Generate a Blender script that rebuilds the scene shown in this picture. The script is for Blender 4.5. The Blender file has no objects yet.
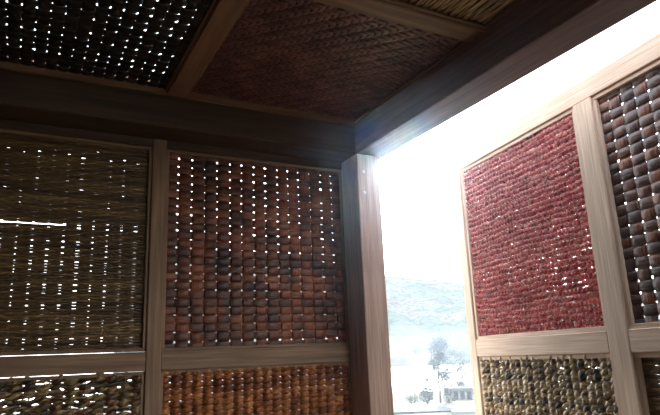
import bpy, math, random
from mathutils import Matrix, Vector
C = bpy.context.scene.collection
HAZE_GLARE = 0.0040
EYE = 1.15                      # eye height over the pavilion floor
PI = math.pi

# ------------------------------------------------------------------ materials
def new_mat(name):
    m = bpy.data.materials.new(name); m.use_nodes = True
    n = m.node_tree.nodes; l = m.node_tree.links
    return m, n, l, n['Principled BSDF']

def ramp(n, stops):
    r = n.new('ShaderNodeValToRGB'); e = r.color_ramp.elements
    while len(e) < len(stops): e.new(0.5)
    for i, (p, c) in enumerate(stops):
        e[i].position = p; e[i].color = (*c, 1)
    return r

def mix_rgb(n, l, fac, a, b, blend='MIX'):
    x = n.new('ShaderNodeMix'); x.data_type = 'RGBA'; x.blend_type = blend
    if isinstance(fac, (int, float)): x.inputs[0].default_value = fac
    else: l.new(fac, x.inputs[0])
    for s, v in ((6, a), (7, b)):
        if isinstance(v, tuple): x.inputs[s].default_value = (*v, 1)
        else: l.new(v, x.inputs[s])
    return x.outputs[2]

def noise(n, l, scale, detail=4, mapping=(1, 1, 1), coord='Object'):
    t = n.new('ShaderNodeTexCoord'); mp = n.new('ShaderNodeMapping'); mp.inputs['Scale'].default_value = mapping
    l.new(t.outputs[coord], mp.inputs[0])
    x = n.new('ShaderNodeTexNoise'); x.inputs['Scale'].default_value = scale; x.inputs['Detail'].default_value = detail
    l.new(mp.outputs[0], x.inputs[0]); return x.outputs[0]

def bump(n, l, h, strength, dist, bsdf):
    b = n.new('ShaderNodeBump'); b.inputs['Strength'].default_value = strength; b.inputs['Distance'].default_value = dist
    l.new(h, b.inputs['Height']); l.new(b.outputs[0], bsdf.inputs['Normal'])

def wood(name, dark, light, axis, rough=0.65):
    """planed timber, grain along the given axis of the object"""
    m, n, l, b = new_mat(name)
    sc = [14, 14, 14]; sc[axis] = 0.9
    f1 = noise(n, l, 3.0, 8, tuple(sc))
    sc2 = [70, 70, 70]; sc2[axis] = 2.0
    f2 = noise(n, l, 2.0, 3, tuple(sc2))
    r1 = ramp(n, [(0.30, dark), (0.55, tuple((a + c) / 2 for a, c in zip(dark, light))), (0.75, light)]); l.new(f1, r1.inputs[0])
    r2 = ramp(n, [(0.3, (0.72, 0.70, 0.68)), (0.7, (1.06, 1.05, 1.02))]); l.new(f2, r2.inputs[0])
    c = mix_rgb(n, l, 1.0, r1.outputs[0], r2.outputs[0], 'MULTIPLY')
    big = noise(n, l, 1.3, 2); r3 = ramp(n, [(0.35, (0.85, 0.83, 0.82)), (0.65, (1.05, 1.04, 1.0))]); l.new(big, r3.inputs[0])
    c = mix_rgb(n, l, 1.0, c, r3.outputs[0], 'MULTIPLY')
    l.new(c, b.inputs['Base Color']); b.inputs['Roughness'].default_value = rough
    bump(n, l, f2, 0.25, 0.002, b)
    return m

def fibre(name, stops, axis, patch=(9, 9, 9), grain=(1, 1, 1), rough=0.45, trans=0.12, gscale=1.0, tcol=None, spec=0.5):
    """plant fibre: each strand has its own tone, striated along the axis"""
    m, n, l, b = new_mat(name)
    g = n.new('ShaderNodeNewGeometry')
    p = noise(n, l, 1.0, 2, patch)
    sc = [420 * gscale] * 3; sc[axis] = 9
    st = noise(n, l, 1.0, 3, tuple(sc))
    ad = n.new('ShaderNodeMath'); ad.operation = 'MULTIPLY_ADD'; l.new(g.outputs['Random Per Island'], ad.inputs[0]); ad.inputs[1].default_value = 0.45
    pm = n.new('ShaderNodeMath'); pm.operation = 'MULTIPLY_ADD'; l.new(p, pm.inputs[0]); pm.inputs[1].default_value = 1.7; pm.inputs[2].default_value = -0.55
    l.new(pm.outputs[0], ad.inputs[2])
    r = ramp(n, stops); l.new(ad.outputs[0], r.inputs[0])
    rs = ramp(n, [(0.38, (0.40, 0.37, 0.36)), (0.6, (1.12, 1.1, 1.08))]); l.new(st, rs.inputs[0])
    c = mix_rgb(n, l, 1.0, r.outputs[0], rs.outputs[0], 'MULTIPLY')
    l.new(c, b.inputs['Base Color']); b.inputs['Roughness'].default_value = rough
    b.inputs['Specular IOR Level'].default_value = spec
    bump(n, l, st, 0.6, 0.0015, b)
    if trans > 0:
        tr = n.new('ShaderNodeBsdfTranslucent')
        if tcol: tr.inputs[0].default_value = (*tcol, 1)
        else: l.new(c, tr.inputs[0])
        ms = n.new('ShaderNodeMixShader'); ms.inputs[0].default_value = trans
        l.new(b.outputs[0], ms.inputs[1]); l.new(tr.outputs[0], ms.inputs[2])
        l.new(ms.outputs[0], n['Material Output'].inputs[0])
    return m

def flat_mat(name, stops, scale, mapping=(1, 1, 1), rough=0.8, detail=5, bmp=0):
    m, n, l, b = new_mat(name)
    f = noise(n, l, scale, detail, mapping); r = ramp(n, stops); l.new(f, r.inputs[0])
    l.new(r.outputs[0], b.inputs['Base Color']); b.inputs['Roughness'].default_value = rough
    b.inputs['Specular IOR Level'].default_value = 0.2
    if bmp: bump(n, l, f, bmp, 0.02, b)
    return m

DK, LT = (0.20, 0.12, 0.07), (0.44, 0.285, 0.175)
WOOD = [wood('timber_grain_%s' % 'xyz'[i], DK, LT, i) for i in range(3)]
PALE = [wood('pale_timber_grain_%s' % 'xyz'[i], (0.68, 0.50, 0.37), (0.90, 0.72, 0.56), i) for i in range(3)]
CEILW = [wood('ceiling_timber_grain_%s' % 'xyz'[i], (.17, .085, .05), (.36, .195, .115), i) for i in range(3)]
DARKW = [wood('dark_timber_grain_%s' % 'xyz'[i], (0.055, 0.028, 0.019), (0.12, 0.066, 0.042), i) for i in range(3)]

# ------------------------------------------------------------------ mesh helpers
class MB:
    def __init__(s): s.v = []; s.f = []; s.m = []; s.sm = []
    def box(s, x0, x1, y0, y1, z0, z1, mi=0, bev=0.0):
        """box with chamfered edges"""
        e = min(bev, (x1-x0)/3, (y1-y0)/3, (z1-z0)/3)
        b = len(s.v)
        if e <= 0:
            s.v += [(x, y, z) for z in (z0, z1) for y in (y0, y1) for x in (x0, x1)]
            for q in ((0,2,3,1),(4,5,7,6),(0,1,5,4),(2,6,7,3),(0,4,6,2),(1,3,7,5)):
                s.f.append(tuple(b+i for i in q)); s.m.append(mi); s.sm.append(False)
            return
        X, Y, Z = (x0, x1), (y0, y1), (z0, z1); idx = {}
        for i in (0, 1):
            for j in (0, 1):
                for k in (0, 1):
                    di, dj, dk = (e, -e)[i], (e, -e)[j], (e, -e)[k]
                    for a in range(3):
                        p = [X[i]+di, Y[j]+dj, Z[k]+dk]; p[a] = (X[i], Y[j], Z[k])[a]
                        idx[(i, j, k, a)] = len(s.v); s.v.append(tuple(p))
        def F(*q): s.f.append(tuple(idx[t] for t in q)); s.m.append(mi); s.sm.append(False)
        for a in range(3):
            o = [t for t in range(3) if t != a]
            for side in (0, 1):
                def key(p, q):
                    t = [0, 0, 0]; t[a] = side; t[o[0]] = p; t[o[1]] = q; return (*t, a)
                F(key(0,0), key(1,0), key(1,1), key(0,1))
        for a in range(3):
            o = [t for t in range(3) if t != a]
            for p in (0, 1):
                for q in (0, 1):
                    def key(r, ax):
                        t = [0, 0, 0]; t[a] = r; t[o[0]] = p; t[o[1]] = q; return (*t, ax)
                    F(key(0,o[0]), key(1,o[0]), key(1,o[1]), key(0,o[1]))
        for i in (0, 1):
            for j in (0, 1):
                for k in (0, 1): F((i,j,k,0),(i,j,k,1),(i,j,k,2))
    def strand(s, pts, n=7, mi=0, sq=1.0, ribs=0):
        """pts: (axis, along, across, lift, r_across, r_lift) -> swept section; axis 0 runs along x, 1 runs along y"""
        b = len(s.v)
        for (ax, t, c, w, ra, rw) in pts:
            for k in range(n):
                a = 2*PI*k/n; ca, sa = math.cos(a), math.sin(a)
                ca = math.copysign(abs(ca)**sq, ca); sa = math.copysign(abs(sa)**sq, sa)
                if ribs: sa *= 1 + 0.25*math.cos(ribs*ca*PI)
                q = c + ra*ca; h = w + rw*sa
                s.v.append((t, q, h) if ax == 0 else (q, t, h))
        m = len(pts)
        for i in range(m-1):
            for k in range(n):
                k2 = (k+1) % n
                s.f.append((b+i*n+k, b+i*n+k2, b+(i+1)*n+k2, b+(i+1)*n+k)); s.m.append(mi); s.sm.append(True)
        s.f.append(tuple(b+k for k in range(n))); s.m.append(mi); s.sm.append(False)
        s.f.append(tuple(b+(m-1)*n+k for k in range(n))); s.m.append(mi); s.sm.append(False)
    def tube(s, P, R, n=6, mi=0):
        b = len(s.v)
        for i, p in enumerate(P):
            p = Vector(p); d = (Vector(P[min(i+1, len(P)-1)]) - Vector(P[max(i-1, 0)])).normalized()
            u = d.orthogonal().normalized(); w = d.cross(u)
            for k in range(n):
                a = 2*PI*k/n; s.v.append(tuple(p + (u*math.cos(a) + w*math.sin(a))*R[i]))
        for i in range(len(P)-1):
            for k in range(n):
                k2 = (k+1) % n
                s.f.append((b+i*n+k, b+i*n+k2, b+(i+1)*n+k2, b+(i+1)*n+k)); s.m.append(mi); s.sm.append(True)
        s.f.append(tuple(b+k for k in range(n))); s.m.append(mi); s.sm.append(False)
        s.f.append(tuple(b+(len(P)-1)*n+k for k in range(n))); s.m.append(mi); s.sm.append(False)
    def build(s, name, mats, parent=None, matrix=None, fixn=True):
        me = bpy.data.meshes.new(name); me.from_pydata(s.v, [], s.f)
        if not isinstance(mats, (list, tuple)): mats = [mats]
        for m in mats: me.materials.append(m)
        me.polygons.foreach_set('material_index', s.m); me.polygons.foreach_set('use_smooth', s.sm)
        if fixn:
            import bmesh
            bm = bmesh.new(); bm.from_mesh(me); bmesh.ops.recalc_face_normals(bm, faces=bm.faces); bm.to_mesh(me); bm.free()
        me.update()
        o = bpy.data.objects.new(name, me); C.objects.link(o)
        if parent: o.parent = parent
        if matrix is not None: o.matrix_local = matrix
        return o

def tag(o, label=None, cat=None, group=None, kind=None):
    if label: o['label'] = label
    if cat: o['category'] = cat
    if group: o['group'] = group
    if kind: o['kind'] = kind
    return o
def empty(name, matrix=None, parent=None):
    o = bpy.data.objects.new(name, None); C.objects.link(o); o.empty_display_size = 0.1
    if parent: o.parent = parent
    if matrix is not None: o.matrix_local = matrix
    return o

# ------------------------------------------------------------------ weaves (panel space: x across, y along, z toward the viewer)
def wob(seed):
    r = random.Random(seed); ph = [r.uniform(0, 6.28) for _ in range(6)]
    return lambda x: (math.sin(x*3.1+ph[0]) + 0.6*math.sin(x*7.7+ph[1]) + 0.35*math.sin(x*17.3+ph[2])) / 1.95

def plain_weave(W, H, nw, nh, gapw, gaph, seed, ns=6, thick=0.0045, skip=None, over=1, ribs=2, gfun=None, rj=.5, sq=.55):
    """flat strips, over-one under-one"""
    rnd = random.Random(seed); mb = MB(); pw, ph = W/nw, H/nh
    cx = [(i+.5)*pw + rnd.uniform(-.05, .05)*pw for i in range(nw)]
    cy = [(j+.5)*ph + rnd.uniform(-.07, .07)*ph for j in range(nh)]
    for i in range(nw):                                # strips that run up
        ra = (pw*(1-gapw*rnd.uniform(1-rj*.8, 1+rj)))/2; pts = []; wf = wob(seed+i)
        for k in range(nh*ns+1):
            y = H*k/(nh*ns); j = y/ph - .5
            s = max(-1, min(1, 1.5*math.cos(PI*j))) * (1 if i % 2 else -1)
            pts.append((1, y, cx[i] + wf(y*4)*.03*pw, s*thick*1.1, ra*(1+.035*rj*wf(y*23+i)), thick*.55))
        mb.strand(pts, 8, 0, sq, ribs)
    for j in range(nh):                                # strips that run across
        g0 = gaph*rnd.uniform(1-rj, 1+rj); wf = wob(seed+100+j); pts = []; par = (1 if j % 2 else -1)
        for k in range(nw*ns+1):
            x = W*k/(nw*ns); i = x/pw - .5
            s = -max(-1, min(1, 1.5*math.cos(PI*i))) * par
            g = g0 * (gfun(x/W, (j+.5)/nh) if gfun else 1)
            pts.append((0, x, cy[j] + wf(x*4)*.05*ph, s*thick*1.1, ph*(1-min(g, .8))/2*(1+.06*rj*wf(x*31+j*3)), thick*.55))
        mb.strand(pts, 8, 1, sq, ribs)
    return mb

def reed_mat(W, H, n, nb, seed, openf, axis=0, bw=.8, slit=None):
    """thin reeds laid side by side over broad bands; openf(row fraction) gives the open share between two reeds"""
    rnd = random.Random(seed); mb = MB(); p = H/n; q = W/nb
    for i in range(nb):                                 # bands behind
        ra = q*bw*rnd.uniform(.93, 1.05)/2; c = (i+.5)*q + rnd.uniform(-.03, .03)*q; pts = []
        spans = [(0, H)]
        if slit and c/W < slit[1]*.97: spans = [(0, slit[0]*H - slit[2]*.35), (slit[0]*H + slit[2]*.35, H)]
        for lo, hi in spans:
            pts = []
            for k in range(41):
                t = lo + (hi-lo)*k/40; pts.append((1 - axis, t, c, -.004 + .0008*math.sin(k*1.9+i), ra, .0016))
            mb.strand(pts, 6, 0, .6)
    for j in range(n):
        wf = wob(seed+j); r0 = p*(1-openf((j+.5)/n, rnd))/2; pts = []; off = rnd.uniform(-.05, .05)*p
        m = nb*4
        for k in range(m+1):
            t = W*k/m
            sh = 0
            if slit and t/W < slit[1]:
                o_ = slit[2]*(1 - (t/W/slit[1])**2)**.5; dj = j + .5 - slit[0]*n
                sh = math.copysign(o_/2*max(0, 1-abs(dj)/4), dj)
            pts.append((axis, t, (j+.5)*p + off*(1 if not sh else .2) + sh + wf(t*5)*.09*p, .0022*math.cos(PI*t/q + (j % 2)*PI) + .002, r0*(1+.07*wf(t*47+j)), .0026))
        mb.strand(pts, 6, 1)
    return mb

def twined(W, H, p, rowh, r, seed, amp=.004, lift=.006, jit=0.0, wave=0.0, ns=8, n=6, fat=.25, warp_r=.003, gap=None):
    """rows of two-ply twisted strands around upright cores"""
    rnd = random.Random(seed); mb = MB(); nr = int(round(H/rowh)); nc = int(round(W/p)); p = W/nc; rowh = H/nr
    for i in range(nc):
        mb.strand([(1, H*k/12, (i+.5)*p + rnd.uniform(-.04, .04)*p, 0, warp_r, warp_r*.7) for k in range(13)], 5, 0)
    wv = [wob(seed+900+k) for k in range(4)]
    for j in range(nr):
        y0 = (j+.5)*rowh; par = 0
        cell = [[(1 + rnd.uniform(-jit, jit), rnd.uniform(-jit, jit), rnd.uniform(-jit, jit)) for _ in range(nc+2)] for _ in (0, 1)]
        g = gap(j/nr, rnd) if gap else 0
        for k in (0, 1):
            pts = []
            for s in range(nc*ns+1):
                x = W*s/(nc*ns); a = x/p - .5; ph = PI*a + k*PI
                ci = min(nc, max(0, int(round(a)))); sz, dy, dz = cell[k][ci]
                f = .5 + .5*abs(math.cos(ph))
                wy = wave*(wv[0](x*3 + y0*1.5) + .5*wv[1](x*8 + y0*3)) if wave else 0
                blend = abs(math.cos(ph))**2
                pts.append((0, x, y0 + wy + amp*math.sin(ph) + dy*r*.9*blend, lift*math.cos(ph) + dz*r*.5*blend,
                            max(.0008, r*(1-fat+fat*2*f*sz - fat)*(1-g)), r*.8*(.8+.2*f)))
            mb.strand(pts, n, 1 + ((j*2+k) % 2 if jit else 0))
    return mb

# ------------------------------------------------------------------ fibre materials
M_basket_v = fibre('dark_red_leaf_upright', [(0, (.04, .018, .014)), (.4, (.12, .036, .018)), (.7, (.30, .08, .03)), (1, (.44, .14, .05))], 1, trans=.06, gscale=.8)
M_basket_h = fibre('dark_red_leaf_across', [(0, (.05, .025, .02)), (.4, (.13, .05, .03)), (.7, (.28, .09, .042)), (1, (.38, .15, .07))], 0, trans=.06, gscale=.8)
M_reed_v = fibre('olive_band', [(0, (.10, .07, .03)), (1, (.22, .16, .07))], 1, trans=.05)
M_reed_h = fibre('olive_reed', [(0, (.06, .035, .014)), (.4, (.14, .08, .03)), (.75, (.24, .145, .05)), (1, (.36, .23, .08))], 0, trans=.05, patch=(2, 40, 9))
M_ceil_v = fibre('blackish_leaf_upright', [(0, (.010, .007, .006)), (1, (.035, .022, .018))], 1, trans=.0)
M_ceil_h = fibre('blackish_leaf_across', [(0, (.010, .007, .006)), (1, (.04, .025, .02))], 0, trans=.0)
M_red_v = fibre('maroon_leaf_upright', [(0, (.07, .02, .022)), (.6, (.20, .06, .055)), (1, (.32, .12, .09))], 1, trans=.02, gscale=.7)
M_red_h = fibre('maroon_leaf_across', [(0, (.07, .024, .026)), (.6, (.18, .065, .06)), (1, (.28, .11, .09))], 0, trans=.02, gscale=.7)
M_gold = fibre('golden_reed', [(0, (.26, .13, .05)), (.5, (.58, .34, .15)), (1, (.80, .54, .27))], 1, trans=.05, patch=(60, 2, 9))
M_rope = fibre('orange_brown_rope', [(0, (.16, .04, .012)), (.4, (.36, .115, .032)), (.75, (.54, .20, .055)), (1, (.70, .33, .11))], 0, trans=.06, patch=(14, 14, 9), gscale=.5)
M_core = fibre('brown_core', [(0, (.08, .04, .02)), (1, (.18, .09, .04))], 1, trans=0)
M_husk = [fibre('olive_husk', [(0, (.03, .025, .02)), (.3, (.14, .09, .04)), (.5, (.34, .25, .10)), (.68, (.46, .36, .18)), (.85, (.30, .06, .03)), (1, (.55, .45, .25))], 0, trans=.05, patch=(28, 42, 9), gscale=.4),
          fibre('dark_husk', [(0, (.03, .025, .02)), (.45, (.10, .07, .035)), (.62, (.22, .07, .04)), (.8, (.30, .22, .10)), (1, (.48, .38, .2))], 0, trans=.05, patch=(33, 37, 9), gscale=.4)]
M_pale_husk = [fibre('cream_husk', [(0, (.10, .09, .09)), (.22, (.36, .25, .14)), (.42, (.70, .56, .34)), (.72, (.80, .70, .48)), (1, (.86, .80, .62))], 0, trans=.12, patch=(26, 38, 9), gscale=.4),
          fibre('grey_husk', [(0, (.05, .05, .06)), (.32, (.13, .12, .13)), (.5, (.48, .34, .2)), (.8, (.8, .68, .46)), (1, (.60, .20, .09))], 0, trans=.12, patch=(31, 35, 9), gscale=.4)]
M_crim = [fibre('crimson_cord', [(0, (.50, .12, .13)), (.35, (.76, .27, .27)), (.65, (.88, .38, .37)), (.85, (.92, .56, .46)), (1, (.96, .82, .64))], 0, trans=.5, patch=(50, 55, 9), gscale=.4),
          fibre('rose_cord', [(0, (.54, .14, .15)), (.4, (.82, .33, .32)), (.8, (.92, .52, .47)), (1, (.96, .78, .66))], 0, trans=.5, patch=(45, 50, 9), gscale=.4)]
M_dkstrip_v = fibre('dark_brown_strip_upright', [(0, (.05, .03, .026)), (.5, (.13, .06, .045)), (.75, (.28, .10, .055)), (1, (.42, .17, .08))], 1, trans=.03, gscale=.36, rough=.4, spec=.6)
M_dkstrip_h = fibre('dark_brown_strip_across', [(0, (.04, .028, .027)), (.5, (.11, .065, .055)), (.85, (.20, .11, .08)), (1, (.36, .15, .08))], 0, trans=.03, gscale=.36, rough=.4, spec=.6)

def ZZ(r): return EYE + r

# ------------------------------------------------------------------ the pavilion
YW = 2.60                        # inner face of the back wall frame
# lattice wall at the back
wb = empty('wall_back', Matrix.Translation((0, YW, 0))); tag(wb, kind='structure', label='dark wooden lattice wall holding the woven panels')
XA = [-1.42, -0.375, 0.492, 1.47]   # stile left edges
def part_box(name, mats, parent, x0, x1, y0, y1, z0, z1, bev=.003):
    axis = max(range(3), key=lambda i: (x1-x0, y1-y0, z1-z0)[i])
    c = ((x0+x1)/2, (y0+y1)/2, (z0+z1)/2)
    mb = MB(); mb.box(x0-c[0], x1-c[0], y0-c[1], y1-c[1], z0-c[2], z1-c[2], 0, bev)
    return mb.build(name, mats[axis], parent, Matrix.Translation(c))
STW = .064
# stiles (run floor to beam), rails between them
for x in (XA[0], XA[1], XA[2]):
    part_box('stile', WOOD, wb, x, x+STW, 0, .055, 0.0, ZZ(1.0))
part_box('stile', WOOD, wb, 1.478, 1.60, .012, .055, 0, ZZ(1.0))
bays = [(XA[0]+STW, XA[1]), (XA[1]+STW, XA[2]), (XA[2]+STW, 1.478)]
for a, b in bays:
    part_box('rail', WOOD, wb, a, b, .001, .055, ZZ(-.026), ZZ(.052))
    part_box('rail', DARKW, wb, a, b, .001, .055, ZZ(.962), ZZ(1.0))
    part_box('rail', WOOD, wb, a, b, .001, .055, ZZ(-1.03), ZZ(-.945))
part_box('sill', WOOD, wb, XA[0], 1.47, -.01, .075, -.002, ZZ(-1.03))

M_fill = flat_mat('infill_boards', [(.3, (.07, .042, .028)), (.7, (.12, .075, .05))], 4, (12, 12, 1))
mb = MB()
for k in range(7): mb.box(bays[0][0]+k*.1401, bays[0][0]+k*.1401+.139, .02, .04, 0, ZZ(1.0))
mb.build('infill_boards', M_fill, wb)

def beads(parent, W, H, mats, gap_top=0, gap_bottom=0, d=.022, w=.014, zf=-.012, pale=False, left=True, matrix=None, right=True):
    """four slim retaining battens around a panel of W x H, in panel space"""
    z0, z1 = zf-d, zf
    mb = MB(); mb.box(-W/2, W/2, -w/2, w/2, 0, d, 0, .002)
    for (cx, cy, rot, ln) in ((W/2, w/2 + gap_bottom, 0, W), (W/2, H-w/2-gap_top, 0, W), (w/2, H/2, 1, H-2*w), (W-w/2, H/2, 1, H-2*w)):
        mb = MB()
        if rot == 0: mb.box(-ln/2, ln/2, -w/2, w/2, 0, d, 0, .002); m = mats[0]
        else: mb.box(-w/2, w/2, -ln/2, ln/2, 0, d, 0, .002); m = mats[1]
        mb.build('batten', m, parent, Matrix.Translation((cx, cy, z0)))

def panel_matrix(origin, ux, uy):
    ux = Vector(ux).normalized(); uy = Vector(uy).normalized(); uz = ux.cross(uy)
    m = Matrix((ux, uy, uz)).transposed().to_4x4(); m.translation = Vector(origin); return m

def woven_panel(name, label, origin, ux, uy, W, H, mb, mats, frame_mats, group=None, parent=None, gt=0, gb=0, depth=.03, inset=.014, lw=.0):
    """panel > weave, battens; origin = lower left corner of the opening on the frame's face"""
    root = empty(name, panel_matrix(origin, ux, uy), parent)
    if parent is None: tag(root, label, 'woven panel', group)
    else: root['label'] = label
    mb.build('weave', mats, root, Matrix.Translation((0, gb, -depth)))
    beads(root, W, H, frame_mats, gt, gb, zf=-.010, d=.016)
    return root

HP = .962-.052                   # upper opening height
HL = .945-.026                   # lower opening height
def wall_panel(name, label, bay, upper, mb, mats, gt=0, gb=0):
    a, b = bays[bay]
    z = ZZ(.052) if upper else ZZ(-.945)
    return woven_panel(name, label, (a, YW, z), (1, 0, 0), (0, 0, 1), b-a, HP if upper else HL, mb, mats, (WOOD[0], WOOD[1]), gt=gt, gb=gb)

# upper middle: broad leaf basketwork
W2 = bays[2][1]-bays[2][0]
def g2(u, v):
    g = 1.0
    if v > .9: g = 3.6 if u < .75 else 1.6
    elif v > .3: g = 1.15
    else: g = .7
    return g * (1.25 - .5*u)
mb = plain_weave(W2, HP, 15, 24, .085, .09, 11, gfun=g2, rj=.9)
wall_panel('woven_panel', 'dark red-brown basket weave panel with star-like pinholes beside the corner post', 2, True, mb, [M_basket_v, M_basket_h])
# upper left: reed mat with one long open slit
W1 = bays[1][1]-bays[1][0]
slit = 0.577
def open1(v, r):
    if abs(v-slit) < .006: return .1
    if v > .93: return -.2
    if v > slit: return .14 if r.random() < .07 else -.16
    return r.choice((.11, .06, -.08, -.12))
mb = reed_mat(W1, HP-.003, 76, 14, 5, open1, 0, .84, slit=(.577, .62, .010))
wall_panel('woven_panel', 'olive brown reed mat panel crossed by one long bright slit', 1, True, mb, [M_reed_v, M_reed_h], gb=.0018)
# lower left: twisted husks
mb = twined(W1, HL-.008, .050, .0245, .0150, 21, amp=.005, lift=.009, jit=.6, wave=.003, fat=.45, gap=lambda v, r: r.uniform(.04, .24))
wall_panel('woven_panel', 'coarse twisted husk panel in olive and black with bright slits, below the reed mat', 1, False, mb, [M_core]+M_husk, gt=.002)
# lower middle: orange rope
mb = twined(W2, HL-.002, .047, .0255, .0160, 31, amp=.0022, lift=.011, jit=.12, wave=.0008, fat=.42, gap=lambda v, r: r.uniform(0, .04) if v > .93 else r.uniform(-.06, -.02))
wall_panel('woven_panel', 'orange-brown knotted rope panel below the dark red-brown basket weave', 2, False, mb, [M_core, M_rope, M_rope])

# corner post with two screw heads
P0, P1, PY0 = 1.472, 1.602, 2.44
cp = empty('corner_post', Matrix.Translation((P0, PY0, 0))); tag(cp, 'thick square wooden corner post at the bright opening with screw heads', 'post')
part_box('post', [PALE[0], PALE[1], wood('post_grain_z', (.50, .33, .25), (.72, .52, .42), 2)], cp, 0, P1-P0, 0, .17, 0, ZZ(1.0), .004)
M_steel = flat_mat('screw_steel', [(.3, (.55, .56, .58)), (.7, (.75, .76, .78))], 60, rough=.35)
M_steel.node_tree.nodes['Principled BSDF'].inputs['Metallic'].default_value = .8
for z in (.905, .795):
    mb = MB(); n = 14
    for r_, y_ in ((.0085, 0), (.0085, -.002), (.006, -.004), (.0022, -.0045), (.0018, -.0025)):
        for k in range(n): mb.v.append((r_*math.cos(2*PI*k/n), y_, r_*math.sin(2*PI*k/n)))
    for i in range(4):
        for k in range(n):
            mb.f.append((i*n+k, i*n+(k+1) % n, (i+1)*n+(k+1) % n, (i+1)*n+k)); mb.m.append(0); mb.sm.append(False)
    mb.f.append(tuple(4*n+k for k in range(n))); mb.m.append(0); mb.sm.append(False)
    mb.build('screw_head', M_steel, cp, Matrix.Translation((.035, 0, ZZ(z))))

# ring beams
ZC = ZZ(1.148); ZB = ZZ(1.0)
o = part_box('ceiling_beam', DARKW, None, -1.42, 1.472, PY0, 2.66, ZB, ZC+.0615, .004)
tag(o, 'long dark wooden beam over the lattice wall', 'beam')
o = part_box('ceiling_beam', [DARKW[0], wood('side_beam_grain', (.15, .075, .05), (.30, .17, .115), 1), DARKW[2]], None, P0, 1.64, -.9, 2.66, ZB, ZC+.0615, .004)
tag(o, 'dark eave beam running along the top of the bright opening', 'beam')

# ceiling lattice: battens and woven infill
ce = empty('ceiling', Matrix.Translation((0, 0, ZC))); tag(ce, kind='structure', label='wooden ceiling lattice between the beams')
CY = [(1.54, 2.44), (.55, 1.455), (-.44, .465)]
CX = [(.596, 1.472), (-.375, .511), (-1.42, -.46)]
for x0, x1 in ((.511, .596), (-.46, -.375)):
    part_box('rafter', [WOOD[0], wood('rafter_grain', (.20, .095, .055), (.40, .21, .125), 1), WOOD[2]], ce, x0, x1, -.9, 2.44, 0, .06)
for (y0, y1) in ((1.455, 1.54), (.465, .55), (-.9, -.44)):
    for (a, b) in CX:
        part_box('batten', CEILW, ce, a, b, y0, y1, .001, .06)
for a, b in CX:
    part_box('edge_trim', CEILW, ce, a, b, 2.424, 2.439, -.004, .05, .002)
# unseen boards built further down are added over some infill to block daylight
def ceil_panel(label, cx, cy, mb_fn, mats, z=.030):
    (a, b), (y0, y1) = CX[cx], CY[cy]
    # seen from below: x to the right, y away -> the viewer side faces down
    mb, flip = mb_fn(b-a, y1-y0)
    root = empty('ceiling_panel', panel_matrix((a, y1, ZC+z), (1, 0, 0), (0, -1, 0))); tag(root, label, 'woven panel')
    mb.build('weave', mats, root)
    for (px, py, w, h, ax) in ((0, 0, b-a, .012, 0), (0, y1-y0-.012, b-a, .012, 0), (0, .012, .012, y1-y0-.024, 1), (b-a-.012, .012, .012, y1-y0-.024, 1)):
        m = MB(); m.box(0, w, 0, h, 0, .010, 0, .002)
        m.build('batten', CEILW[ax], root, Matrix.Translation((px, py, .008)))
    return root
ceil_panel('near-black woven ceiling panel pierced by rows of star-like pinholes', 1, 0,
           lambda W, H: (plain_weave(W, H, 20, 18, .085, .055, 41, ns=4, rj=.95, gfun=lambda u, v: 1.1 if u < .8 else .8), 0), [M_ceil_v, M_ceil_h])
def twill(W, H):
    """tight over-two under-two strips"""
    rnd = random.Random(77); mb = MB(); nw, nh = 42, 44; pw, ph = W/nw, H/nh; th = .003
    for i in range(nw):
        pts = []
        for k in range(nh*3+1):
            y = H*k/(nh*3); s = math.sin(PI/2*(y/ph - i)); s = max(-1, min(1, 1.6*s))
            pts.append((1, y, (i+.5)*pw, s*th, pw*rnd.uniform(.51, .55), th*.6))
        mb.strand(pts, 6, 0, .6)
    for j in range(nh):
        pts = []
        for k in range(nw*3+1):
            x = W*k/(nw*3); s = math.sin(PI/2*(j - x/pw)); s = max(-1, min(1, 1.6*s))
            pts.append((0, x, (j+.5)*ph, s*th, ph*.53, th*.6))
        mb.strand(pts, 6, 1, .6)
    return mb, 0
ceil_panel('dense maroon twill woven ceiling panel beside the eave beam', 0, 0, twill, [M_red_v, M_red_h])
ceil_panel('golden brown reed ceiling panel between the cross batten and the eave beam', 0, 1,
           lambda W, H: (reed_mat(H, W, 58, 8, 51, lambda v, r: r.uniform(.04, .30), 1, .95), 0), [M_core, M_gold])
ceil_panel('tight black woven ceiling panel nearer than the pinholed one', 1, 1,
           lambda W, H: (plain_weave(W, H, 20, 20, .05, .05, 61, ns=3), 0), [M_ceil_v, M_ceil_h])

# unseen rest of the pavilion shell, which also keeps light out
M_boards = flat_mat('dark_plank', [(.3, (.05, .03, .02)), (.7, (.08, .05, .035))], 4, (1, 12, 12))  # even dark brown, chosen to limit bounced light
rb = MB()
for x0, x1, y0, y1 in ((-1.46, -.43, .465, 2.46), (-1.46, 1.472, -.92, .50), (.597, 1.4715, .52, 2.439)):  # last strip lies unseen over the woven infill, added to block daylight
    n = int((y1-y0)/.14); Z_LO = .045 if y0 == .52 else .062
    for k in range(n): rb.box(x0, x1, y0+(y1-y0)*k/n, y0+(y1-y0)*(k+1)/n-.002, Z_LO, Z_LO+.02)
rb.build('roof_blocker_boards', M_boards, ce)
wl = MB()
for k in range(26): wl.box(-1.50, -1.46, -.9+k*.138, -.9+k*.138+.136, 0, ZC+.0615)
o = wl.build('wall_left', M_boards); tag(o, kind='structure', label='plank wall closing the left side')
bk = MB()  # unseen wall, added to darken the interior
for k in range(22): bk.box(-1.46+k*.138, -1.46+k*.138+.136, -.96, -.92, 0, ZC+.0615)
o = bk.build('wall_front_blocker', M_boards); tag(o, kind='structure', label='unseen plank wall added behind the viewer to keep light out')
fl = MB()
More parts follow.
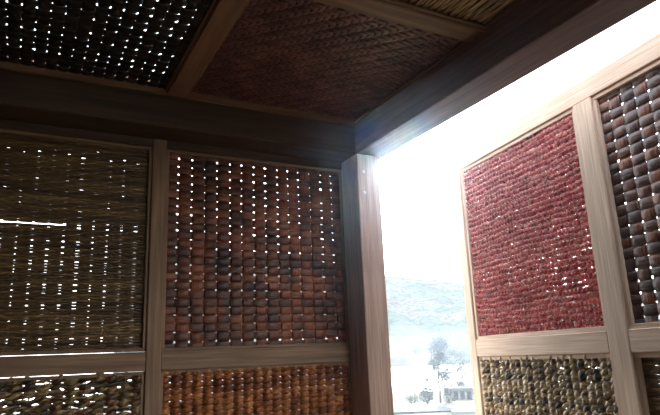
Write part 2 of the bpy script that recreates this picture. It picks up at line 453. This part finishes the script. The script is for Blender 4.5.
for k in range(26): fl.box(-1.5, 1.66, -.9+k*.138, -.9+k*.138+.133, -.04, -.002)
M_floor = flat_mat('floor_boards', [(.3, (.09, .06, .04)), (.7, (.15, .10, .07))], 3, (1, 14, 14))
o = fl.build('floor', M_floor); tag(o, kind='structure', label='board floor of the pavilion')

# ------------------------------------------------------------------ free standing screen outside the opening
ang = math.radians(7.816)
d = Vector((math.sin(ang), math.cos(ang), 0)); nrm = Vector((math.cos(ang), -math.sin(ang), 0)); c0 = 1.77
def SP(s, z, off=0): return nrm*(c0+off) + d*s + Vector((0, 0, z))
SE = 2.757
# screen space: x runs toward the viewer's right (from the far edge), y up, z toward the pavilion
sm = panel_matrix(SP(SE, 0), -d, (0, 0, 1))
sc = empty('lattice_screen', sm)
tag(sc, 'pale wooden lattice screen with crimson, dark brown and cream woven infill, standing outside', 'screen')
M_ground_z = -.04
ST = .066
cols = [(ST, SE-1.802), (SE-1.702, SE-.85)]
def sbox(name, x0, x1, y0, y1, z0=-.05, z1=0):
    ax = 0 if (x1-x0) > (y1-y0) else 1
    mb = MB(); cx, cy = (x0+x1)/2, (y0+y1)/2
    mb.box(x0-cx, x1-cx, y0-cy, y1-cy, z0, z1, 0, .003)
    return mb.build(name, PALE[ax], sc, Matrix.Translation((cx, cy, 0)))
sbox('stile', 0, ST, -.03, ZZ(1.065))
sbox('stile', cols[0][1], cols[1][0], -.03, ZZ(.977))
sbox('stile', cols[1][1], cols[1][1]+ST, -.03, ZZ(1.065))
for a, b in cols:
    sbox('rail', a, b, ZZ(-.030), ZZ(.054), -.05, -.001)
    sbox('rail', a, b, ZZ(-1.03), ZZ(-.945), -.05, -.001)
sbox('rail', ST, cols[1][1], ZZ(.977), ZZ(1.065), -.05, -.001)
def screen_panel(label, col, upper, fn, mats, gt=0, depth=.03):
    a, b = cols[col]; H = .977-.054 if upper else .945-.030
    root = empty('woven_panel', Matrix.Translation((a, ZZ(.054) if upper else ZZ(-.945), 0)), sc); root['label'] = label
    fn(b-a, H-gt).build('weave', mats, root, Matrix.Translation((0, 0, -depth)))
    beads(root, b-a, H, (PALE[0], PALE[1]), 0, 0, zf=-.010, d=.016, w=.018)
screen_panel('crimson twined cord panel', 0, True,
    lambda W, H: twined(W, H, .0235, .0255, .0140, 71, amp=.0050, lift=.0085, jit=.25, wave=.006, fat=.68, ns=8, gap=lambda v, r: r.uniform(-.04, .10)), [M_core]+M_crim)
screen_panel('dark brown panel of wide strips with bright pinholes', 1, True,
    lambda W, H: plain_weave(W, H, 14, 22, .085, .085, 81, thick=.0042, ns=6, sq=.35, rj=.7, gfun=lambda u, v: 2.6 if v < .22 else 1.0), [M_dkstrip_v, M_dkstrip_h])
screen_panel('cream and black twisted husk panel', 0, False,
    lambda W, H: twined(W, H, .040, .0275, .0165, 91, amp=.008, lift=.011, jit=.5, wave=.002, fat=.6, gap=lambda v, r: r.uniform(0, .12)), [M_core]+M_pale_husk)
screen_panel('brown reed panel', 1, False,
    lambda W, H: reed_mat(W, H, 60, 12, 95, lambda v, r: .02, 0, .85), [M_core, M_reed_h])

# ------------------------------------------------------------------ outdoors
def fbm(x, y, s=0):
    return (math.sin(x*1.0+s)*math.cos(y*1.3+s*2) + .5*math.sin(x*2.3+y*1.7+s) + .25*math.sin(x*5.1-y*4.3+s*3) + .12*math.sin(x*11.7+y*9.1))/1.87
# directions: azimuth measured from +Y toward +X
def gz(r, az):
    """ground height by distance"""
    pts = [(0, -.06), (4, -.06), (8, -1.2), (30, -4.2), (70, -5.35), (120, -6.4), (140, -7.2), (4000, -7.2)]
    for (a, za), (b, zb) in zip(pts, pts[1:]):
        if r <= b: return za + (zb-za)*(r-a)/(b-a)
    return -7.2
def polar(r, az, z): return (r*math.sin(az), r*math.cos(az), z)
mb = MB(); rings = [3, 4, 5, 6.5, 8, 12, 18, 30, 45, 60, 70, 80, 90, 100, 115, 130, 145, 160]; na = 96
mb.v.append((0, 0, -.06))
for r in rings:
    for k in range(na):
        az = 2*PI*k/na; mb.v.append(polar(r, az, gz(r, az) + (.12*fbm(r*.3, az*20) if r > 8 else 0)))
for k in range(na): mb.f.append((0, 1+k, 1+(k+1) % na)); mb.m.append(0); mb.sm.append(True)
for i in range(len(rings)-1):
    for k in range(na):
        b = 1+i*na; mb.f.append((b+k, b+na+k, b+na+(k+1) % na, b+(k+1) % na)); mb.m.append(0); mb.sm.append(True)
M_ground = flat_mat('dry_grass_ground', [(.3, (.08, .10, .05)), (.5, (.12, .13, .08)), (.7, (.17, .16, .12))], .25)
o = mb.build('ground', M_ground); tag(o, kind='structure', label='pale dry grassy ground outside')
M_water = flat_mat('lake_water', [(.3, (.80, .86, .90)), (.7, (.9, .94, .96))], .02, rough=.25)
mb = MB(); mb.v = [polar(r, math.radians(a), -7.0) for r in (125, 3200) for a in (10, 35, 60, 90)]
for k in range(3): mb.f.append((k, k+1, k+5, k+4)); mb.m.append(0); mb.sm.append(False)
o = mb.build('lake', M_water); tag(o, kind='structure', label='pale bright lake below the hillside')

# hillside: far shore, bluff, terraced fields, ridge falling to the right
def az_of(px, py=350):
    MR = ((0.88572113, -0.46243819, -0.04060787), (0.07889579, 0.23615836, -0.96850642), (0.45746424, 0.85462281, 0.24565488))
    v = (px-330, py-207.5, 588.877); w = [sum(MR[r][c]*v[r] for r in range(3)) for c in range(3)]
    return math.atan2(w[0], w[1])
A0, A1 = math.radians(8), math.radians(78); mb = MB(); nu, nv = 150, 90
aL, aR = az_of(388), az_of(470)
for j in range(nv+1):
    t = j/nv; r = 400 + 900*t
    for i in range(nu+1):
        az = A0 + (A1-A0)*i/nu; u = (az-aL)/(aR-aL)
        ridge = 178 - 30*u + 10*fbm(az*9, 1)
        prof = min(1, .06*min(1, t*12) + .94*t**1.15)
        z = -7.3 + ridge*prof + (9*fbm(az*40, t*9) + 4*fbm(az*90, t*25, 3))*min(1, t*4)*(1-t*.6)
        rr = r + 18*fbm(az*30, 2)*(1-t)
        mb.v.append(polar(rr, az, z))
for j in range(nv):
    for i in range(nu):
        b = j*(nu+1)+i; mb.f.append((b, b+1, b+nu+2, b+nu+1)); mb.m.append(0); mb.sm.append(True)
m, n, l, b = new_mat('patchwork_fields')
t = n.new('ShaderNodeTexCoord'); mp = n.new('ShaderNodeMapping'); mp.inputs['Scale'].default_value = (.012, .012, .03); l.new(t.outputs['Object'], mp.inputs[0])
vo = n.new('ShaderNodeTexVoronoi'); vo.inputs['Scale'].default_value = 1.0; l.new(mp.outputs[0], vo.inputs[0])
sep = n.new('ShaderNodeSeparateColor'); l.new(vo.outputs['Color'], sep.inputs[0])
r1 = ramp(n, [(0, (.085, .095, .075)), (.35, (.10, .11, .08)), (.6, (.145, .145, .11)), (.8, (.135, .115, .095)), (1, (.10, .105, .095))]); l.new(sep.outputs[0], r1.inputs[0])
vd = n.new('ShaderNodeTexVoronoi'); vd.feature = 'DISTANCE_TO_EDGE'; l.new(mp.outputs[0], vd.inputs[0])
r2 = ramp(n, [(0, (.45, .48, .48)), (.05, (.6, .64, .62)), (.10, (1, 1, 1))]); l.new(vd.outputs[0], r2.inputs[0])
nz = noise(n, l, .035, 7); r3 = ramp(n, [(.36, (.60, .68, .72)), (.46, (.95, .96, .97)), (.7, (1.1, 1.08, 1.05))]); l.new(nz, r3.inputs[0])
c = mix_rgb(n, l, 1, r1.outputs[0], r2.outputs[0], 'MULTIPLY'); c = mix_rgb(n, l, 1, c, r3.outputs[0], 'MULTIPLY')
l.new(c, b.inputs['Base Color']); b.inputs['Roughness'].default_value = 1; b.inputs['Specular IOR Level'].default_value = 0
o = mb.build('hills', m); tag(o, kind='structure', label='hazy hillside of fields and hedgerows across the lake')
M_bluff = flat_mat('bluff_earth', [(.3, (.075, .06, .055)), (.5, (.10, .085, .075)), (.7, (.09, .10, .075))], .05)
mb = MB(); nb = 60
for j in range(9):
    for i in range(nb+1):
        az = az_of(300 + (475-300)*i/nb); e = math.sin(PI*i/nb)**.5
        mb.v.append(polar(395 - 6*j*(j < 5) + 14*j + 5*fbm(i*.4, j*.6), az, -7.3 + e*(20 - 9*(i/nb) + 3*fbm(i*.35, 2) + 1.5*fbm(i*1.3, j*.5))*min(1, (j/7)**.7) + .8*fbm(i*.7, j*.9)))
for j in range(8):
    for i in range(nb):
        b = j*(nb+1)+i; mb.f.append((b, b+1, b+nb+2, b+nb+1)); mb.m.append(0); mb.sm.append(True)
o = mb.build('hill_bluff', M_bluff); tag(o, kind='structure', label='reddish bluff on the far lake shore')

# road with pale kerb
M_road = flat_mat('grey_asphalt', [(.3, (.055, .06, .07)), (.7, (.08, .085, .09))], 2)  # plain mottled grey base colour
M_kerb = flat_mat('kerb_concrete', [(.3, (.18, .18, .18)), (.7, (.20, .20, .20))], 3)
def strip(name, ra, rb_, z, mat, a0, a1, label, dz=.05):
    mb = MB(); k = 24
    for i in range(k+1):
        az = a0+(a1-a0)*i/k
        for r in (ra, rb_): mb.v.append(polar(r, az, z))
        for r in (rb_, ra): mb.v.append(polar(r, az, z-dz))
    for i in range(k):
        for e in range(4):
            mb.f.append((i*4+e, i*4+(e+1) % 4, i*4+4+(e+1) % 4, i*4+4+e)); mb.m.append(0); mb.sm.append(False)
    o = mb.build(name, mat); tag(o, kind='structure', label=label)
strip('road', 70, 80, gz(75, 0)+.30, M_road, az_of(300), az_of(560), 'grey road beyond the pavilion', .6)
strip('kerb', 66, 69, gz(67, 0)+.35, M_kerb, az_of(446), az_of(560), 'pale concrete kerb beside the road', .4)

# trees
M_leaf = flat_mat('eucalyptus_leaf', [(.3, (.03, .045, .035)), (.5, (.05, .065, .05)), (.7, (.08, .09, .075))], .8)
M_bark = flat_mat('pale_bark', [(.3, (.12, .11, .105)), (.7, (.18, .17, .16))], 3, (1, 1, .2))
def tree(name, label, loc, h, seed, spread=.36, leaves=2600, group=None, blobs=None, lean=0):
    rnd = random.Random(seed); root = empty(name, Matrix.Translation(loc)); tag(root, label, 'tree', group)
    tm = MB(); P = []; x = y = 0
    for k in range(9):
        P.append((x, y, h*.8*k/8)); x += rnd.uniform(-.02, .02)*h + lean*h/8; y += rnd.uniform(-.02, .02)*h
    tm.tube(P, [h*.018*(1-.09*k) for k in range(9)], 7)
    tips = []
    for k in range(16):
        i = rnd.randint(2, 8); b0 = Vector(P[i]); a = rnd.uniform(0, 6.28); L = h*spread*rnd.uniform(.35, 1.1)*(1.1-i*.06)
        e = b0 + Vector((math.cos(a)*L, math.sin(a)*L, L*rnd.uniform(.0, .9)))
        mid = (b0+e)/2 + Vector((0, 0, -.05*h*rnd.random()))
        tm.tube([tuple(b0), tuple(mid), tuple(e)], [h*.008, h*.005, h*.002], 5); tips.append(e); tips.append((mid+e)/2)
    tips.append(Vector(P[-1]) + Vector((0, 0, .1*h)))
    tm.build('trunk', M_bark, root)
    lm = MB()
    for k in range(leaves):
        c_ = tips[rnd.randrange(len(tips))] + Vector([rnd.gauss(0, .036*h) for _ in range(3)])
        a, b2 = rnd.uniform(0, 6.28), rnd.uniform(-1.4, .2); ln = h*.030*rnd.uniform(.6, 1.3)
        dv = Vector((math.cos(a)*math.cos(b2), math.sin(a)*math.cos(b2), math.sin(b2)))*ln; sv = dv.orthogonal().normalized()*ln*.22
        i0 = len(lm.v)
        for q in (c_, c_+dv*.45+sv, c_+dv, c_+dv*.45-sv): lm.v.append(tuple(q))
        lm.f.append((i0, i0+1, i0+2, i0+3)); lm.m.append(0); lm.sm.append(False)
    lm.build('foliage', M_leaf, root, fixn=False)
    return root
def ground_at(px, r, dz=0):
    az = az_of(px, 395); return polar(r, az, gz(r, az)+dz)
tree('eucalyptus_tree', 'slender grey-green tree standing alone beyond the road, tallest one', ground_at(440, 88, -.1), 9.6, 4, .27, 6500)
tree('small_tree', 'smaller pale tree between the tallest tree and the screen edge', ground_at(460, 102, -.1), 8.4, 9, .24, 3600)
def bush(label, px, r, h, seed, w=1.0):
    rnd = random.Random(seed); root = empty('bush', Matrix.Translation(ground_at(px, r, 0))); tag(root, label, 'bush')
    lm = MB(); sm_ = MB()
    for k in range(7):
        a = rnd.uniform(0, 6.28); e = Vector((math.cos(a)*h*.4*w, math.sin(a)*h*.4*w, h*rnd.uniform(.5, .9)))
        sm_.tube([(0, 0, -.1), tuple(e*.5), tuple(e)], [h*.02, h*.014, h*.006], 5)
    sm_.build('stem', M_bark, root)
    for k in range(900):
        v = Vector([rnd.gauss(0, 1) for _ in range(3)]).normalized()*rnd.random()**.4
        c_ = Vector((v.x*h*.62*w, v.y*h*.62*w, h*.5+v.z*h*.48)); ln = h*.09
        dv = Vector([rnd.gauss(0, 1) for _ in range(3)]).normalized()*ln; sv = dv.orthogonal().normalized()*ln*.4; i0 = len(lm.v)
        for q in (c_, c_+dv*.5+sv, c_+dv, c_+dv*.5-sv): lm.v.append(tuple(q))
        lm.f.append((i0, i0+1, i0+2, i0+3)); lm.m.append(0); lm.sm.append(False)
    lm.build('foliage', M_leaf, root, fixn=False)
bush('low grey-green bush left of the tallest tree, nearest the corner post', 412, 84, 1.7, 3, 1.2)
bush('rounded bush standing against the foot of the tallest tree', 427, 86, 2.7, 6, .7)
bush('low wide bush at the roadside between the two trees', 449, 85, 1.5, 8, 1.2)

# small shed and houses
M_wallw = flat_mat('white_wall', [(.3, (.2, .2, .2)), (.7, (.24, .235, .23))], 2)
M_roofp = flat_mat('pale_roof', [(.3, (.17, .165, .165)), (.7, (.21, .205, .2))], 2)
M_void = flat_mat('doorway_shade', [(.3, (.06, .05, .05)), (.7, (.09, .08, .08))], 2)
def house(name, label, px, r, w, h, dpt, nopen, zbase=None, gable=False):
    az = az_of(px, 390); x, y, z = polar(r, az, gz(r, az) - .05 if zbase is None else zbase)
    root = empty(name, Matrix.Translation((x, y, z)) @ Matrix.Rotation(-az, 4, 'Z')); tag(root, label, 'building')
    t = .18; mb = MB(); n = nopen; pw = .28; ow = (w - (n+1)*pw)/n
    for k in range(n+1): mb.box(-w/2+k*(ow+pw), -w/2+k*(ow+pw)+pw, 0, t, 0, h)
    mb.box(-w/2, w/2, 0, t, h*.82, h); mb.box(-w/2, -w/2+t, t, dpt, 0, h); mb.box(w/2-t, w/2, t, dpt, 0, h); mb.box(-w/2, w/2, dpt, dpt+t, 0, h)
    mb.build('wall', M_wallw, root)
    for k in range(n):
        q = MB(); x0 = -w/2+pw+k*(ow+pw); q.box(x0, x0+ow, .3, .34, 0, h*.82); q.build('opening_shade', M_void, root)  # dark sheet in each opening, its shade put into the colour
    q = MB()
    if gable:
        b0 = len(q.v); e = .35; zt = h + w*.22
        q.v += [(-w/2-e, -e, h), (w/2+e, -e, h), (w/2+e, dpt+e, h), (-w/2-e, dpt+e, h), (-w/2-e, dpt/2, zt), (w/2+e, dpt/2, zt)]
        for f in ((0, 1, 5, 4), (2, 3, 4, 5), (0, 4, 3), (1, 2, 5), (0, 3, 2, 1)): q.f.append(f); q.m.append(0); q.sm.append(False)
    else: q.box(-w/2-.3, w/2+.3, -.4, dpt+.4, h, h+.22)
    q.build('roof', M_roofp, root)
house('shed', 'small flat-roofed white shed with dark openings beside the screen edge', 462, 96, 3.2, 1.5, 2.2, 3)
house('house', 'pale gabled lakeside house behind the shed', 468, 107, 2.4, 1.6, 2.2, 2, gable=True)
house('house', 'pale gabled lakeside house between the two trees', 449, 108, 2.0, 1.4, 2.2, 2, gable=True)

# ------------------------------------------------------------------ light
w = bpy.data.worlds.new('overcast_sky'); bpy.context.scene.world = w; w.use_nodes = True
n = w.node_tree.nodes; l = w.node_tree.links; bg = n['Background']
t = n.new('ShaderNodeTexCoord'); s = n.new('ShaderNodeSeparateXYZ'); l.new(t.outputs['Generated'], s.inputs[0])
r = n.new('ShaderNodeValToRGB'); l.new(s.outputs[2], r.inputs[0])
e = r.color_ramp.elements; e[0].position = 0; e[0].color = (1.0, 1.0, 1.0, 1); e[1].position = .8; e[1].color = (.72, .84, 1.0, 1)
l.new(r.outputs[0], bg.inputs[0]); bg.inputs[1].default_value = 6.0
sun = bpy.data.lights.new('sun', 'SUN'); sun.energy = 8.5; sun.angle = math.radians(3); sun.color = (1, .98, .96)
so = bpy.data.objects.new('sun', sun); C.objects.link(so)
def ray(px, py):
    MR = ((0.88572113, -0.46243819, -0.04060787), (0.07889579, 0.23615836, -0.96850642), (0.45746424, 0.85462281, 0.24565488))
    v = (px-330, py-207.5, 588.877); return Vector([sum(MR[r_][c_]*v[r_] for r_ in range(3)) for c_ in range(3)]).normalized()
so.rotation_euler = ray(401, 148).to_track_quat('Z', 'Y').to_euler()

# thin haze over the near valley; in the pavilion it is added to imitate lens glare
hz = MB(); hz.box(-6, 80, -6, 90, -9, 3.6)
m = bpy.data.materials.new('haze_and_glare'); m.use_nodes = True; n = m.node_tree.nodes; l = m.node_tree.links
n.remove(n['Principled BSDF']); vs = n.new('ShaderNodeVolumeScatter'); vs.inputs['Color'].default_value = (.64, .81, 1, 1)
vs.inputs['Density'].default_value = HAZE_GLARE; vs.inputs['Anisotropy'].default_value = .95
l.new(vs.outputs[0], n['Material Output'].inputs['Volume'])
o = hz.build('haze', m); tag(o, 'thin haze in the near valley air, also added to imitate lens glare', 'haze', kind='stuff')

# ------------------------------------------------------------------ camera
cam = bpy.data.cameras.new('camera'); co = bpy.data.objects.new('camera', cam); C.objects.link(co)
cam.sensor_width = 36; cam.lens = 588.877*36/660; cam.clip_start = .02; cam.clip_end = 8000
co.matrix_world = Matrix(((0.88572113, -0.07889579, -0.45746424, 0), (-0.46243819, -0.23615836, -0.85462281, 0), (-0.04060787, 0.96850642, -0.24565488, EYE), (0, 0, 0, 1)))
bpy.context.scene.camera = co
v = bpy.context.scene.view_settings; v.view_transform = 'Standard'; v.look = 'None'; v.exposure = 0
